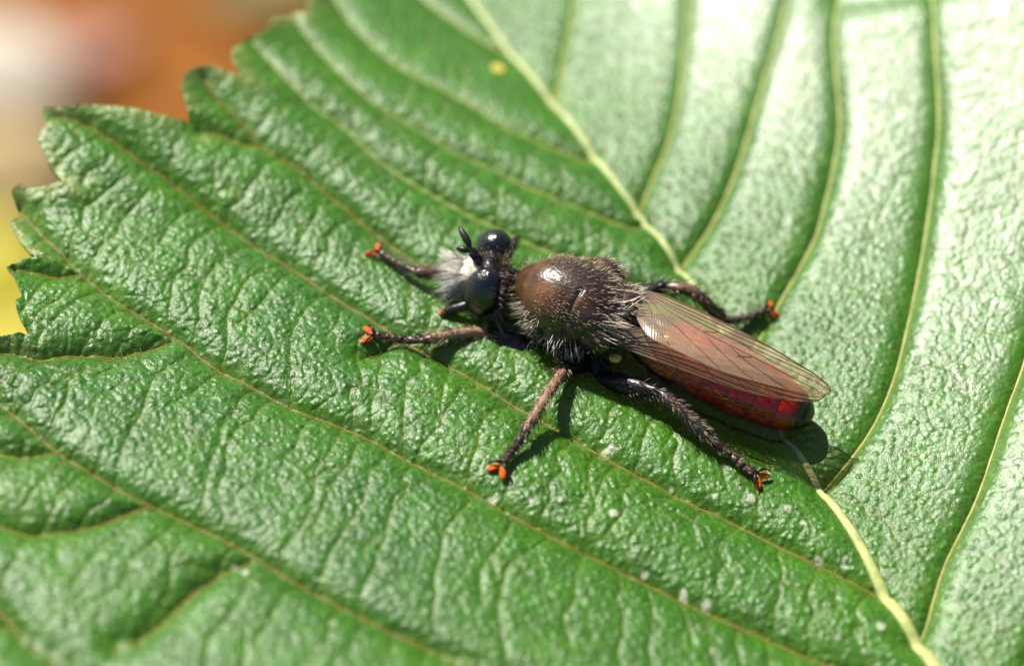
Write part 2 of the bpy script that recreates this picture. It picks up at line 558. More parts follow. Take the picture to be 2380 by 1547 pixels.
# the margin: traced where it shows, free serration beyond
MARGIN_PX = [(760, -30), (741, 5), (722, 22), (714, 58), (690, 50), (668, 66), (640, 72), (628, 98), (612, 104), (580, 112), (545, 138), (540, 156), (547, 180), (562, 202),
             (585, 214), (556, 206), (530, 199), (505, 188), (478, 183), (450, 194), (432, 212), (424, 238), (434, 262), (440, 288),
             (442, 310), (458, 328), (470, 334), (432, 307), (400, 304), (360, 297), (324, 287), (280, 279), (230, 276), (180, 274), (130, 272),
             (104, 274), (101, 290), (112, 304), (116, 314), (102, 330), (94, 352), (99, 362), (106, 384), (118, 410), (136, 434), (152, 458), (176, 470),
             (150, 460), (112, 464), (75, 463), (48, 455), (32, 470), (40, 492), (47, 510), (46, 525), (30, 540), (36, 556), (46, 574), (58, 596), (78, 622), (92, 630),
             (64, 632), (36, 640), (22, 650), (36, 668), (48, 696), (60, 722), (44, 734), (46, 754), (58, 782), (70, 802), (80, 812),
             (52, 806), (20, 812), (-20, 818), (-60, 824), (-110, 840), (-150, 850), (-165, 880), (-150, 920), (-130, 960)]
marg = [tuple(on_macro(x, y)[:2]) for x, y in MARGIN_PX]


def serrate(pts, step, amp, rng):
    pts = catmull(pts, 200)
    seg = np.concatenate([[0], np.cumsum(np.linalg.norm(np.diff(pts, axis=0), axis=1))])
    out = []
    s = 0
    while s < seg[-1]:
        for f, k in ((0, 0), (.45, .55), (.8, 1.0), (.9, .85)):
            ss = s + f * step
            p = np.array([np.interp(ss, seg, pts[:, 0]), np.interp(ss, seg, pts[:, 1])])
            q = np.array([np.interp(ss + .02, seg, pts[:, 0]), np.interp(ss + .02, seg, pts[:, 1])])
            t = (q - p) / max(np.linalg.norm(q - p), 1e-6)
            nrm = np.array([t[1], -t[0]])
            out.append(tuple(p - nrm * amp * (k - .5)))
        s += step * rng.uniform(.8, 1.2)
    return out


base_pt = np.array([3.35, -5.0])
lower = serrate([marg[-1], (-3.35, -1.6), (-3.1, -3.0), (-1.6, -4.6), (.8, -5.5), (2.6, -5.4), tuple(base_pt)], .42, .14, RNG)
rightm = serrate([tuple(base_pt), (4.6, -5.0), (5.9, -3.6), (6.4, -1.4), (6.2, .8), (5.2, 2.6), (3.6, 3.5), (1.6, 3.75), (.2, 3.6), (-.75, 3.55)], .42, .12, RNG)
topl = serrate([(-.75, 3.55), (-.95, 3.0), marg[0]], .3, .08, RNG)
poly = np.array(marg + lower[1:] + rightm + topl[1:-1])

# grid: fine where the photograph looks, coarse beyond
STEP = .0061
xs = np.concatenate([np.arange(-3.6, -2.72, .03), np.arange(-2.72, 2.98, STEP), np.arange(2.98, 6.7, .06)])
ys = np.concatenate([np.arange(-5.8, -2.12, .06), np.arange(-2.12, 1.2, STEP), np.arange(1.2, 2.62, STEP * 1.25), np.arange(2.62, 3.95, .05)])
GX, GY = np.meshgrid(xs, ys)
NXg, NYg = len(xs), len(ys)


def dist_field(lines, R, want_pt=False):
    D = np.full((NYg, NXg), R, np.float32)
    C = np.zeros((NYg, NXg, 2), np.float32) if want_pt else None
    for ln in lines:
        for p, q in zip(ln[:-1], ln[1:]):
            i0, i1 = np.searchsorted(xs, [min(p[0], q[0]) - R, max(p[0], q[0]) + R])
            j0, j1 = np.searchsorted(ys, [min(p[1], q[1]) - R, max(p[1], q[1]) + R])
            if i0 >= i1 or j0 >= j1:
                continue
            x = xs[i0:i1][None, :]; y = ys[j0:j1][:, None]
            v = q - p
            t = np.clip(((x - p[0]) * v[0] + (y - p[1]) * v[1]) / max(v @ v, 1e-12), 0, 1)
            cx, cy = p[0] + t * v[0], p[1] + t * v[1]
            d = np.hypot(x - cx, y - cy)
            sub = D[j0:j1, i0:i1]
            if want_pt:
                m = d < sub
                C[j0:j1, i0:i1][m] = np.stack([cx, cy], -1)[m]
            np.minimum(sub, d, out=sub)
    return (D, C) if want_pt else D


def vnoise(x, y, freq, seed):
    r = np.random.default_rng(seed).random((256, 256)).astype(np.float32)
    u, v = x * freq + 100, y * freq + 100
    iu, iv = np.floor(u).astype(int), np.floor(v).astype(int)
    fu, fv = u - iu, v - iv
    fu = fu * fu * (3 - 2 * fu); fv = fv * fv * (3 - 2 * fv)
    a, b = r[iv % 256, iu % 256], r[iv % 256, (iu + 1) % 256]
    c, d = r[(iv + 1) % 256, iu % 256], r[(iv + 1) % 256, (iu + 1) % 256]
    return (a * (1 - fu) + b * fu) * (1 - fv) + (c * (1 - fu) + d * fu) * fv


def worley(x, y, cell, seed):
    """distance to the border between irregular cells"""
    r = np.random.default_rng(seed).random((128, 128, 2)).astype(np.float32)
    u, v = x / cell + 60, y / cell + 60
    iu, iv = np.floor(u).astype(int), np.floor(v).astype(int)
    f1 = np.full(u.shape, 9.0, np.float32); f2 = f1.copy()
    for dj in (-1, 0, 1):
        for di in (-1, 0, 1):
            c = r[(iv + dj) % 128, (iu + di) % 128]
            d = np.hypot(iu + di + c[..., 0] - u, iv + dj + c[..., 1] - v).astype(np.float32)
            f2 = np.minimum(f2, np.maximum(f1, d)); f1 = np.minimum(f1, d)
    return (f2 - f1) * cell


D1 = dist_field([mid_w], .35)
D2 = dist_field(sec_l + sec_r + sec_b, .45)
D3 = dist_field(ter, .14)
DM, CM = dist_field([np.vstack([poly, poly[:1]])], .30, True)
inside = np.zeros((NYg, NXg), bool)
for p, q in zip(poly, np.roll(poly, -1, axis=0)):
    if p[1] == q[1]:
        continue
    rows = np.where((ys > min(p[1], q[1])) & (ys <= max(p[1], q[1])))[0]
    if len(rows):
        xc = p[0] + (ys[rows] - p[1]) / (q[1] - p[1]) * (q[0] - p[0])
        inside[rows] ^= xs[None, :] < xc[:, None]

Sside = (GX - np.interp(GY, MY, MX)) * .89
wob = vnoise(GX, GY, 7, 3) - .5
wx, wy = GX + .03 * (vnoise(GX, GY, 12, 21) - .5), GY + .03 * (vnoise(GX, GY, 12, 22) - .5)
rot = math.radians(38)
D4 = worley(wx, wy, .085, 8)
D5 = worley(wx + .01 * (vnoise(GX, GY, 40, 23) - .5), wy, .036, 9)
H = macro(GX, GY)
smooth_far = 1 - .65 * np.clip((GY - .7) / .9, 0, 1)
pill2 = 1 - np.exp(-(D2 / .068) ** 1.05)
pill3 = 1 - np.exp(-(D3 / .018) ** 1.0)
pill4 = 1 - np.exp(-(D4 / .011) ** 1.2)
pill5 = 1 - np.exp(-(D5 / .007) ** 1.2)
edge_fade = np.clip(D2 / .10, 0, 1)
rightness = np.clip(Sside / .25 + .5, 0, 1)
amp3 = .0105 * (1 - .72 * rightness) * (.75 + .5 * vnoise(GX, GY, 2.2, 31))
pill2r = 1 - np.exp(-(D2 / .045) ** 1.0)
H = H + .082 * (.25 + .75 * smooth_far) * (pill2 * (1 - rightness) + .62 * pill2r * rightness) + amp3 * smooth_far * pill3 + (.0040 * pill4 + .0019 * pill5) * (1 - .55 * rightness) * smooth_far
H += .030 * (1 - np.exp(-(D1 / .10) ** 1.2))
H += (.005 * (vnoise(GX, GY, 4.5, 4) - .5) + .0036 * (vnoise(GX, GY, 13, 5) - .5)) * (1 - .6 * rightness) * smooth_far + .0042 * (vnoise(GX, GY, 31, 6) - .5) * (1 - .55 * rightness)
# teeth curl a little at the margin
curl = vnoise(GX, GY, 4.5, 12) - .45
H += np.where(DM < .3, curl * .085 * np.exp(-DM / .09), 0)


def sample(A, x, y):
    i = int(np.clip(np.searchsorted(xs, x) - 1, 0, NXg - 2)); j = int(np.clip(np.searchsorted(ys, y) - 1, 0, NYg - 2))
    fx = (x - xs[i]) / (xs[i + 1] - xs[i]); fy = (y - ys[j]) / (ys[j + 1] - ys[j])
    return float((A[j, i] * (1 - fx) + A[j, i + 1] * fx) * (1 - fy) + (A[j + 1, i] * (1 - fx) + A[j + 1, i + 1] * fx) * fy)


def hgt(x, y):
    return sample(H, x, y)


def on_leaf(px, py, h=0.0):
    p = at(px, py, h)
    for _ in range(8):
        p = at(px, py, hgt(p[0], p[1]) + h)
    return p


# colours: green blade, yellowish net of veins, glints painted in as pale spots
green_a, green_b = np.array([.018, .112, .002]), np.array([.052, .180, .004])
gmix = np.clip(vnoise(GX, GY, 1.3, 41) * .7 + vnoise(GX, GY, 5, 42) * .4 - .05, 0, 1)[..., None]
colr = green_a * (1 - gmix) + green_b * gmix
v3 = np.exp(-(D3 / .006) ** 2)[..., None] * .40
colr = colr * (1 - v3) + np.array([.14, .15, .014]) * v3
v4 = np.maximum(np.exp(-(D4 / .0045) ** 2) * .34, np.exp(-(D5 / .004) ** 2) * .14)[..., None]
colr = colr * (1 - v4) + np.array([.14, .24, .04]) * v4
v2 = np.exp(-(np.minimum(D2, D1) / .022) ** 2)[..., None] * .6
colr = colr * (1 - v2) + np.array([.12, .19, .02]) * v2
me_ = np.where(inside, np.exp(-DM / .035), 0)[..., None] * .8 * (vnoise(GX, GY, 3, 44)[..., None] > .2)
colr = colr * (1 - me_) + np.array([.30, .33, .10]) * me_
GLINTS = [(1150, 1160, 13), (1300, 1163, 11), (1425, 1190, 8), (1745, 1160, 13), (1912, 1240, 8), (1960, 1305, 11), (1908, 1303, 10),
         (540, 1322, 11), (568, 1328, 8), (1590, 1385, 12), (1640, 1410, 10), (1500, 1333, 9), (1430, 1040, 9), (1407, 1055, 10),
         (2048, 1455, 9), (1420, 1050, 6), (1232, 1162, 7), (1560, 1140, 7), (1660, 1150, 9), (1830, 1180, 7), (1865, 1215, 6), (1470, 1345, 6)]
glint = np.zeros_like(D1)  # mask for the shiny glints painted into the blade colour
for px, py, r in GLINTS:
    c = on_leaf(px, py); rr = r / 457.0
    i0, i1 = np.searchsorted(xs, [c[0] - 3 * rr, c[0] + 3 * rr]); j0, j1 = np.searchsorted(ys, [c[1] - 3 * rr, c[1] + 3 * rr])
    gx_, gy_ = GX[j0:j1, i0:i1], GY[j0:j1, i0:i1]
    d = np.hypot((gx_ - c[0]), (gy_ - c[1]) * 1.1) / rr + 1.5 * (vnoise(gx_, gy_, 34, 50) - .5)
    glint[j0:j1, i0:i1] = np.maximum(glint[j0:j1, i0:i1], np.clip((1.05 - d) * 3, 0, 1))
sp = glint[..., None] * .75
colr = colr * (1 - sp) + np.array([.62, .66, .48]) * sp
c = on_leaf(1157, 158)
d = np.hypot(GX - c[0], GY - c[1])
ysp = np.clip((.042 - d) / .012, 0, 1)[..., None]
colr = colr * (1 - ysp) + np.array([.75, .60, .10]) * ysp

# keep the cells inside the margin, pull the rim onto it
cellx = np.gradient(xs)[None, :]; celly = np.gradient(ys)[:, None]
near = (~inside) & (DM < .9 * np.hypot(cellx, celly)) & (DM < .29)
keepv = inside | near
VX, VY = GX.copy(), GY.copy()
VX[near] = CM[..., 0][near]; VY[near] = CM[..., 1][near]
K = keepv[:-1, :-1] & keepv[1:, :-1] & keepv[:-1, 1:] & keepv[1:, 1:]
K &= (inside[:-1, :-1] | inside[1:, :-1] | inside[:-1, 1:] | inside[1:, 1:])
used = np.zeros((NYg, NXg), bool)
for dj in (0, 1):
    for di in (0, 1):
        used[dj:NYg - 1 + dj, di:NXg - 1 + di] |= K
idx = np.full((NYg, NXg), -1, np.int64)
idx[used] = np.arange(used.sum())
nv = int(used.sum())
co = np.stack([VX[used], VY[used], H[used]], -1)
q = np.stack([idx[:-1, :-1][K], idx[:-1, 1:][K], idx[1:, 1:][K], idx[1:, :-1][K]], -1)
Kp = np.pad(K, 1)
rim = []
k0 = Kp[1:-1, 1:-1]
for m, a, b in ((k0 & ~Kp[:-2, 1:-1], idx[:-1, :-1], idx[:-1, 1:]), (k0 & ~Kp[2:, 1:-1], idx[1:, 1:], idx[1:, :-1]),
                (k0 & ~Kp[1:-1, :-2], idx[1:, :-1], idx[:-1, :-1]), (k0 & ~Kp[1:-1, 2:], idx[:-1, 1:], idx[1:, 1:])):
    rim.append(np.stack([a[m], b[m]], -1))
rim = np.vstack(rim)
rv = np.unique(rim)
remap = np.full(nv, -1, np.int64); remap[rv] = nv + np.arange(len(rv))
lowc = co[rv].copy(); lowc[:, 2] -= .022
allco = np.vstack([co, lowc])
rq = np.stack([rim[:, 0], remap[rim[:, 0]], remap[rim[:, 1]], rim[:, 1]], -1)
allq = np.vstack([q, rq])
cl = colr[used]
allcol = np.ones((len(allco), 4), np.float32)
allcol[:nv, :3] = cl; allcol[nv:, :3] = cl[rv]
skin = (.62 - .43 * np.clip((Sside - .15) / .9, 0, 1) + .10 * (vnoise(GX, GY, 2.4, 71) - .5))[used]     # how grainy the skin is
allcol[:nv, 3] = skin; allcol[nv:, 3] = skin[rv]

leaf = empty('serrated_leaf', (base_pt[0], base_pt[1], 0.0))
tag(leaf, 'large toothed green leaf with sunken yellow veins under the fly', 'leaf')
me = bpy.data.meshes.new('leaf_blade')
me.vertices.add(len(allco)); me.vertices.foreach_set('co', allco.astype(np.float32).ravel())
me.loops.add(len(allq) * 4); me.loops.foreach_set('vertex_index', allq.astype(np.int32).ravel())
me.polygons.add(len(allq))
me.polygons.foreach_set('loop_start', np.arange(0, len(allq) * 4, 4, dtype=np.int32))
me.update(calc_edges=True)
me.polygons.foreach_set('use_smooth', np.ones(len(allq), bool))
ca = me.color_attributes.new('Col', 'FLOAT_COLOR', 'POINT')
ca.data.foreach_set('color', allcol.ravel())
me.materials.append(M_LEAF)
me.validate()
blade = link('leaf_blade', me, leaf)


def vein_tube(name, ln, r0, r1, c0, c1, lift, ease=0):
    keep = [p for p in ln if xs[0] < p[0] < xs[-1] and ys[0] < p[1] < ys[-1]]
    keep = [p for p in keep if sample(inside.astype(np.float32), p[0], p[1]) > .5]
    if len(keep) < 4:
        return
    n = len(keep)
    t = np.linspace(0, 1, n)
    rad = (r0 * (1 - t) + r1 * t) * (1 + .12 * np.sin(t * 60 + n))
    if name == 'midrib':
        rad = np.interp([p[1] for p in keep], [-4, -1.95, -.95, -.55, .4, 1.2, 3], [.060, .036, .020, .013, .015, .021, .015])
    pts = [(p[0], p[1], hgt(p[0], p[1]) + lift * r) for p, r in zip(keep, rad)]
    mb = MB()
    col = np.array(c0) * (1 - t[:, None]) + np.array(c1) * t[:, None]
    mb.tube(pts, rad, 8, col, flat=.55)
    return mb.build(name, M_VEIN, leaf)


vein_tube('midrib', mid_w, .031, .017, (.42, .46, .13), (.46, .54, .24), .15)
for k, ln in enumerate(sec_l):
    up_ = k > 4
    vein_tube('side_vein', ln, .0088, .0075 if up_ else .0048, (.24, .30, .06) if up_ else (.15, .15, .012), (.22, .32, .09) if up_ else (.14, .075, .008), .1)
for ln in sec_r:
    vein_tube('side_vein', ln, .0088, .0092, (.24, .27, .03), (.40, .48, .18), .1)
for ln in sec_b:
    vein_tube('branch_vein', ln, .0055, .0035, (.19, .12, .012), (.22, .20, .03), .25)
# short pale hairs standing on the veins and between them
lh = MB()
for k in range(4200):
    if k % 2:
        ln = (sec_l + sec_r + ter)[RNG.integers(len(sec_l) + len(sec_r) + len(ter))]
        p = ln[RNG.integers(len(ln))] + RNG.normal(0, .006, 2)
    else:
        p = np.array([RNG.uniform(-2.4, 2.5), RNG.uniform(-2.0, 1.2)])
    if not (-2.6 < p[0] < 2.8 and -2.1 < p[1] < 1.6) or sample(inside.astype(np.float32), p[0], p[1]) < .9:
        continue
    lh.hair((p[0], p[1], hgt(p[0], p[1])), np.array([-.5, .45, .55]) + RNG.normal(0, .25, 3), RNG.uniform(.018, .036), .0013, np.array([-.2, .2, -.2]), (.55, .58, .38))
tag(lh.build('leaf_hair', M_HAIR, leaf), kind='stuff')
# the stalk that carries the leaf, down to the ground outside the picture
pm = MB()
pp = catmull([(2.9, -4.1, hgt(2.9, -4.1) - .02), (3.35, -5.0, hgt(3.3, -4.9) - .1), (4.0, -6.6, -1.2), (4.6, -8.0, -6.0), (4.8, -8.6, GZ - .1)], 60)
pm.tube(pp, np.linspace(.06, .16, 60), 10, (.30, .36, .08))
pm.build('leaf_stalk', M_VEIN, leaf)

# ------------------------------------------------------------------ the robber fly
FEET_C = on_leaf(1480, 900)
fly = empty('robber_fly', tuple(FEET_C))
tag(fly, 'dark hairy robber fly with red abdomen and folded brown wings on the leaf', 'fly')

En, Ef = at(1125, 677, .44), at(1147, 583, .455)
LAT = Ef - En; LAT[2] = 0; LAT /= np.linalg.norm(LAT)          # near eye -> far eye
UP = np.array([0, 0, 1.0])
HF = np.cross(UP, LAT); HF /= np.linalg.norm(HF)                # where the face points
HC = (En + Ef) / 2
b = MB()


def st(px, py, z, w, hu, hd):
    return (*at(px, py, z), w, hu, hd)


AX = [st(1168, 640, .445, .05, .05, .05), st(1196, 652, .445, .058, .058, .065), st(1216, 658, .45, .075, .075, .09), st(1238, 664, .47, .125, .120, .14), st(1272, 676, .485, .185, .178, .19),
      st(1322, 694, .485, .210, .200, .215), st(1375, 712, .472, .214, .192, .22), st(1420, 728, .452, .182, .155, .20), st(1456, 743, .43, .140, .115, .16),
      st(1484, 763, .405, .100, .085, .12), st(1520, 788, .40, .145, .125, .125), st(1570, 818, .375, .165, .145, .145), st(1640, 852, .335, .170, .150, .15),
      st(1710, 886, .295, .168, .148, .148), st(1775, 918, .255, .155, .135, .135), st(1830, 945, .225, .130, .112, .11), st(1868, 963, .205, .090, .08, .075), st(1888, 973, .195, .035, .03, .03)]
b.loft(AX, 40, 170)
AXS = catmull(np.array(AX), 170)
# head capsule, face knob, back of the head, eye-bearing top
b.ellipsoid(HC - HF * .012 - UP * .01, (HF * .085, LAT * .150, UP * .125))
b.ellipsoid(HC + HF * .078 - UP * .035, (HF * .064, LAT * .082, UP * .100))
b.ellipsoid(HC - HF * .020 + UP * .085, (HF * .035, LAT * .030, UP * .042))
# shoulders, scutellum, leg sockets
FW = AXS[30, :3] - AXS[75, :3]; FW[2] = 0; FW /= np.linalg.norm(FW)
LT = np.cross(UP, FW)                                           # fly's own left
TH = at(1360, 700, .47)
if np.dot(LT, CAM - TH) < 0:
    LT = -LT
b.ellipsoid(TH + FW * .215 + LT * .135 - UP * .01, (FW * .07, LT * .06, UP * .07))
b.ellipsoid(TH + FW * .215 - LT * .135 - UP * .01, (FW * .07, LT * .06, UP * .07))
for sd in (1, -1):
    b.ellipsoid(TH - FW * .04 + LT * sd * .155 + UP * .07, (FW * .11, LT * .06, UP * .08))
b.ellipsoid(TH - FW * .21 + UP * .085, (FW * .075, LT * .11, UP * .045))
for a, s_ in ((.17, .10), (.02, .11), (-.14, .11)):
    for sd in (1, -1):
        b.ellipsoid(TH + FW * a + LT * sd * .13 - UP * .17, (FW * .075, LT * .075, UP * .11))
b.ellipsoid(TH + FW * .05 + LT * .20 - UP * .05, (FW * .10, LT * .055, UP * .09))
b.ellipsoid(TH - FW * .13 + LT * .195 - UP * .03, (FW * .09, LT * .055, UP * .10))
tmp = b.build('body', M_BODY)
md = tmp.modifiers.new('r', 'REMESH'); md.mode = 'VOXEL'; md.voxel_size = .0085
m2 = tmp.modifiers.new('s', 'SMOOTH'); m2.factor = .5; m2.iterations = 5
dg = bpy.context.evaluated_depsgraph_get()
bme = bpy.data.meshes.new_from_object(tmp.evaluated_get(dg))
bpy.data.objects.remove(tmp)
bme.name = 'body'
nvb = len(bme.vertices)
bco = np.empty(nvb * 3, np.float32); bme.vertices.foreach_get('co', bco); bco = bco.reshape(-1, 3).astype(float)
bno = np.empty(nvb * 3, np.float32); bme.vertices.foreach_get('normal', bno); bno = bno.reshape(-1, 3).astype(float)
# station along the body axis for every vertex
ST = np.empty(nvb, int)
for k in range(0, nvb, 4000):
    ST[k:k + 4000] = np.argmin(((bco[k:k + 4000, None, :] - AXS[None, :, :3]) ** 2).sum(-1), axis=1)
axlen = np.concatenate([[0], np.cumsum(np.linalg.norm(np.diff(AXS[:, :3], axis=0), axis=1))])
s_at = axlen[ST]
rel = bco - TH
fa, fl, fu = rel @ FW, rel @ LT, rel[:, 2]
s_waist = axlen[int(np.argmin(np.linalg.norm(AXS[:, :3] - at(1492, 765, .405), axis=1)))]
s_neck = axlen[int(np.argmin(np.linalg.norm(AXS[:, :3] - at(1214, 658, .45), axis=1)))]
is_abd = s_at > s_waist
is_head = ((bco - HC) @ HF > -.085) & ((bco - HC) @ HF < .5) & (s_at < s_neck * .6)
is_tho = ~is_abd & ~is_head
nz1 = vnoise(bco[:, 0] * 1.0, bco[:, 1] + bco[:, 2], 9, 61); nz2 = vnoise(bco[:, 0], bco[:, 1] - bco[:, 2], 24, 62)
C_ = np.zeros((nvb, 3))


def mixc(m, col):
    m = np.clip(m, 0, 1)[:, None]
    C_[:] = C_ * (1 - m) + np.asarray(col) * m


C_[:] = (.046, .022, .014)
mixc(np.clip((fa - .08) / .12, 0, 1) * np.clip((fu + .06) / .1, 0, 1) * np.clip(.25 + 1.1 * nz1, 0, 1), (.085, .038, .017))
# dark stripes on the back of the thorax
for c0, w0, f0, f1 in ((.080, .045, .20, -.10), (-.080, .045, .20, -.10), (.0, .022, .02, -.25), (.165, .030, .02, -.12), (-.165, .03, .02, -.12)):
    m = np.exp(-((fl - c0) / w0) ** 2) * np.clip((f0 - fa) / .06, 0, 1) * np.clip((fa - f1) / .06, 0, 1)
    mixc(m * .85, (.020, .016, .018))
mixc(np.exp(-((np.abs(fl) - .15) / .05) ** 2) * np.exp(-((fa - .16) / .07) ** 2) * .8, (.21, .09, .03))
mixc(np.exp(-((np.abs(fl) - .13) / .05) ** 2) * np.exp(-((fa + .02) / .05) ** 2) * .7, (.15, .07, .032))
mixc(np.clip((-.13 - fa) / .08, 0, 1) * .7, (.045, .028, .020))
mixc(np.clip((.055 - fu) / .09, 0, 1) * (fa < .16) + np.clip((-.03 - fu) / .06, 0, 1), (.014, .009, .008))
mixc(np.clip(.5 - np.abs(s_at - s_neck) / .09, 0, 1) * 1.6, (.040, .018, .012))
# abdomen: red, with black bands and tip, black flanks deepened by painted shade
sa = (s_at - s_waist) / (axlen[-1] - s_waist)
ab = np.zeros((nvb, 3)); ab[:] = (.48, .012, .002)
hot = np.clip((.45 - sa) / .3, 0, 1)[:, None]
ab = ab * (1 - hot) + np.array([.48, .075, .005]) * hot
axz = AXS[ST, 2]
ridge = (np.clip((bco[:, 2] - axz - .085) / .05, 0, 1) * np.clip((sa - .3) / .2, 0, 1) * .8)[:, None]
ab = ab * (1 - ridge) + np.array([.07, .018, .010]) * ridge
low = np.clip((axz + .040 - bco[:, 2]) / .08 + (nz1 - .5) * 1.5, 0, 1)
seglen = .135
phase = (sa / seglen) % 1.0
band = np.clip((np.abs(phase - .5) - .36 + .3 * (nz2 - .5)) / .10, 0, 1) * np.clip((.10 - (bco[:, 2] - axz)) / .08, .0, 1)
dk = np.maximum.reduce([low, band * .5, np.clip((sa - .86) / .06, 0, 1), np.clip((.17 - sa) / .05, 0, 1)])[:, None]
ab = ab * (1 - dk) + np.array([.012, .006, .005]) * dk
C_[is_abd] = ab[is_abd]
# head: black with a pale dusted face
hrel = bco - HC
hf_, hl_, hu_ = hrel @ HF, hrel @ LAT, hrel[:, 2]
C_[is_head] = (.030, .024, .022)
face = is_head & (hf_ > .050) & (np.abs(hl_) < .098) & (hu_ < .085)
C_[face] = (.90, .82, .66)
# rings between the abdomen's segments are slightly sunken
groove = np.exp(-((np.minimum(phase, 1 - phase)) * seglen / .012) ** 2) * is_abd * (sa > .1) * (sa < .95)
bco2 = bco - bno * (groove * .008)[:, None]
# seam of the thorax
seam = np.exp(-((fa + .03 - .25 * np.abs(fl)) / .012) ** 2) * is_tho * (np.abs(fl) > .08) * (fu > 0)
bco2 -= bno * (seam * .015)[:, None]
bme.vertices.foreach_set('co', bco2.astype(np.float32).ravel())
if 'Col' in bme.color_attributes:
    bme.color_attributes.remove(bme.color_attributes['Col'])
ca = bme.color_attributes.new('Col', 'FLOAT_COLOR', 'POINT')
arr = np.ones((nvb, 4), np.float32); arr[:, :3] = C_
ca.data.foreach_set('color', arr.ravel())
bme.polygons.foreach_set('use_smooth', np.ones(len(bme.polygons), bool))
bme.materials.clear(); bme.materials.append(M_BODY)
bme.update()
body = link('body', bme, fly)
tag(body, 'brown shining thorax, black head with cream face, red and black abdomen')

# eyes
for cc, sd in ((En, -1), (Ef, 1)):
    m = MB()
    v_ax = UP * .138 - HF * .02 + LAT * sd * -.012
    m.ellipsoid(cc, (HF * .100 + UP * .006, LAT * .100, v_ax), nu=40, nv=26)
    m.build('compound_eye', M_EYE, fly)

# antennae: two-ringed stalk and a spindle
AB = at(1116, 610, .545)
for tipx, tipy, tz, sx, sy, off in ((1067, 526, .64, 1094, 576, 1), (1060, 577, .60, 1092, 584, -1)):
    m = MB()
    p0 = AB + LAT * .018 * off
    p1 = at(sx, sy, .60)
    tp = at(tipx, tipy, tz)
    pts = catmull([p0, p0 * .5 + p1 * .5, p1], 12)
    rr = np.array([.012, .015, .016, .015, .012, .013, .015, .016, .016, .015, .012, .007])
    ln = catmull([p1, p1 * .5 + tp * .5 + UP * .004, tp], 14)
    r2 = np.array([.006, .011, .015, .0175, .0185, .019, .0185, .018, .017, .0155, .014, .0115, .008, .002])
    m.tube(np.vstack([pts, ln[1:]]), np.concatenate([rr, r2[1:]]), 10)
    m.build('antenna', M_BLACK, fly)
# proboscis
m = MB()
pr = catmull([at(1100, 705, .36), at(1080, 711, .355), at(1052, 719, .335), at(1028, 727, .31), at(1020, 730, .30)], 20)
cols = np.tile(np.array([.012, .008, .006]), (20, 1)); cols[-3:] = (.55, .20, .02); cols[-5:-3] = (.15, .05, .01)
m.tube(pr, np.concatenate([np.linspace(.030, .026, 10), np.linspace(.026, .020, 8), [.016, .006]]), 12, cols)
m.build('proboscis', M_LEG, fly)
# halter knobs on their stalks
for px, py, z, sx, sy, sz in ((1430, 831, .37, 1405, 800, .38), (1478, 700, .36, 1450, 735, .38)):
    m = MB()
    k = at(px, py, z); r0 = at(sx, sy, sz)
    m.tube(catmull([r0, (r0 + k) / 2, k], 8), .007, 8)
    d = (k - r0) / np.linalg.norm(k - r0); s1 = np.array([1.0, -.25, .1]); s1 /= np.linalg.norm(s1)
    s2 = np.cross(s1, FWD); s2 /= np.linalg.norm(s2); s3 = np.cross(s1, s2)
    m.ellipsoid(k, (s1 * .033, s2 * .024, s3 * .022), nu=20, nv=12)
    m.build('halter', M_HALTER, fly)

BLK, TAN, DRK = (.010, .008, .008), (.33, .20, .125), (.055, .030, .022)


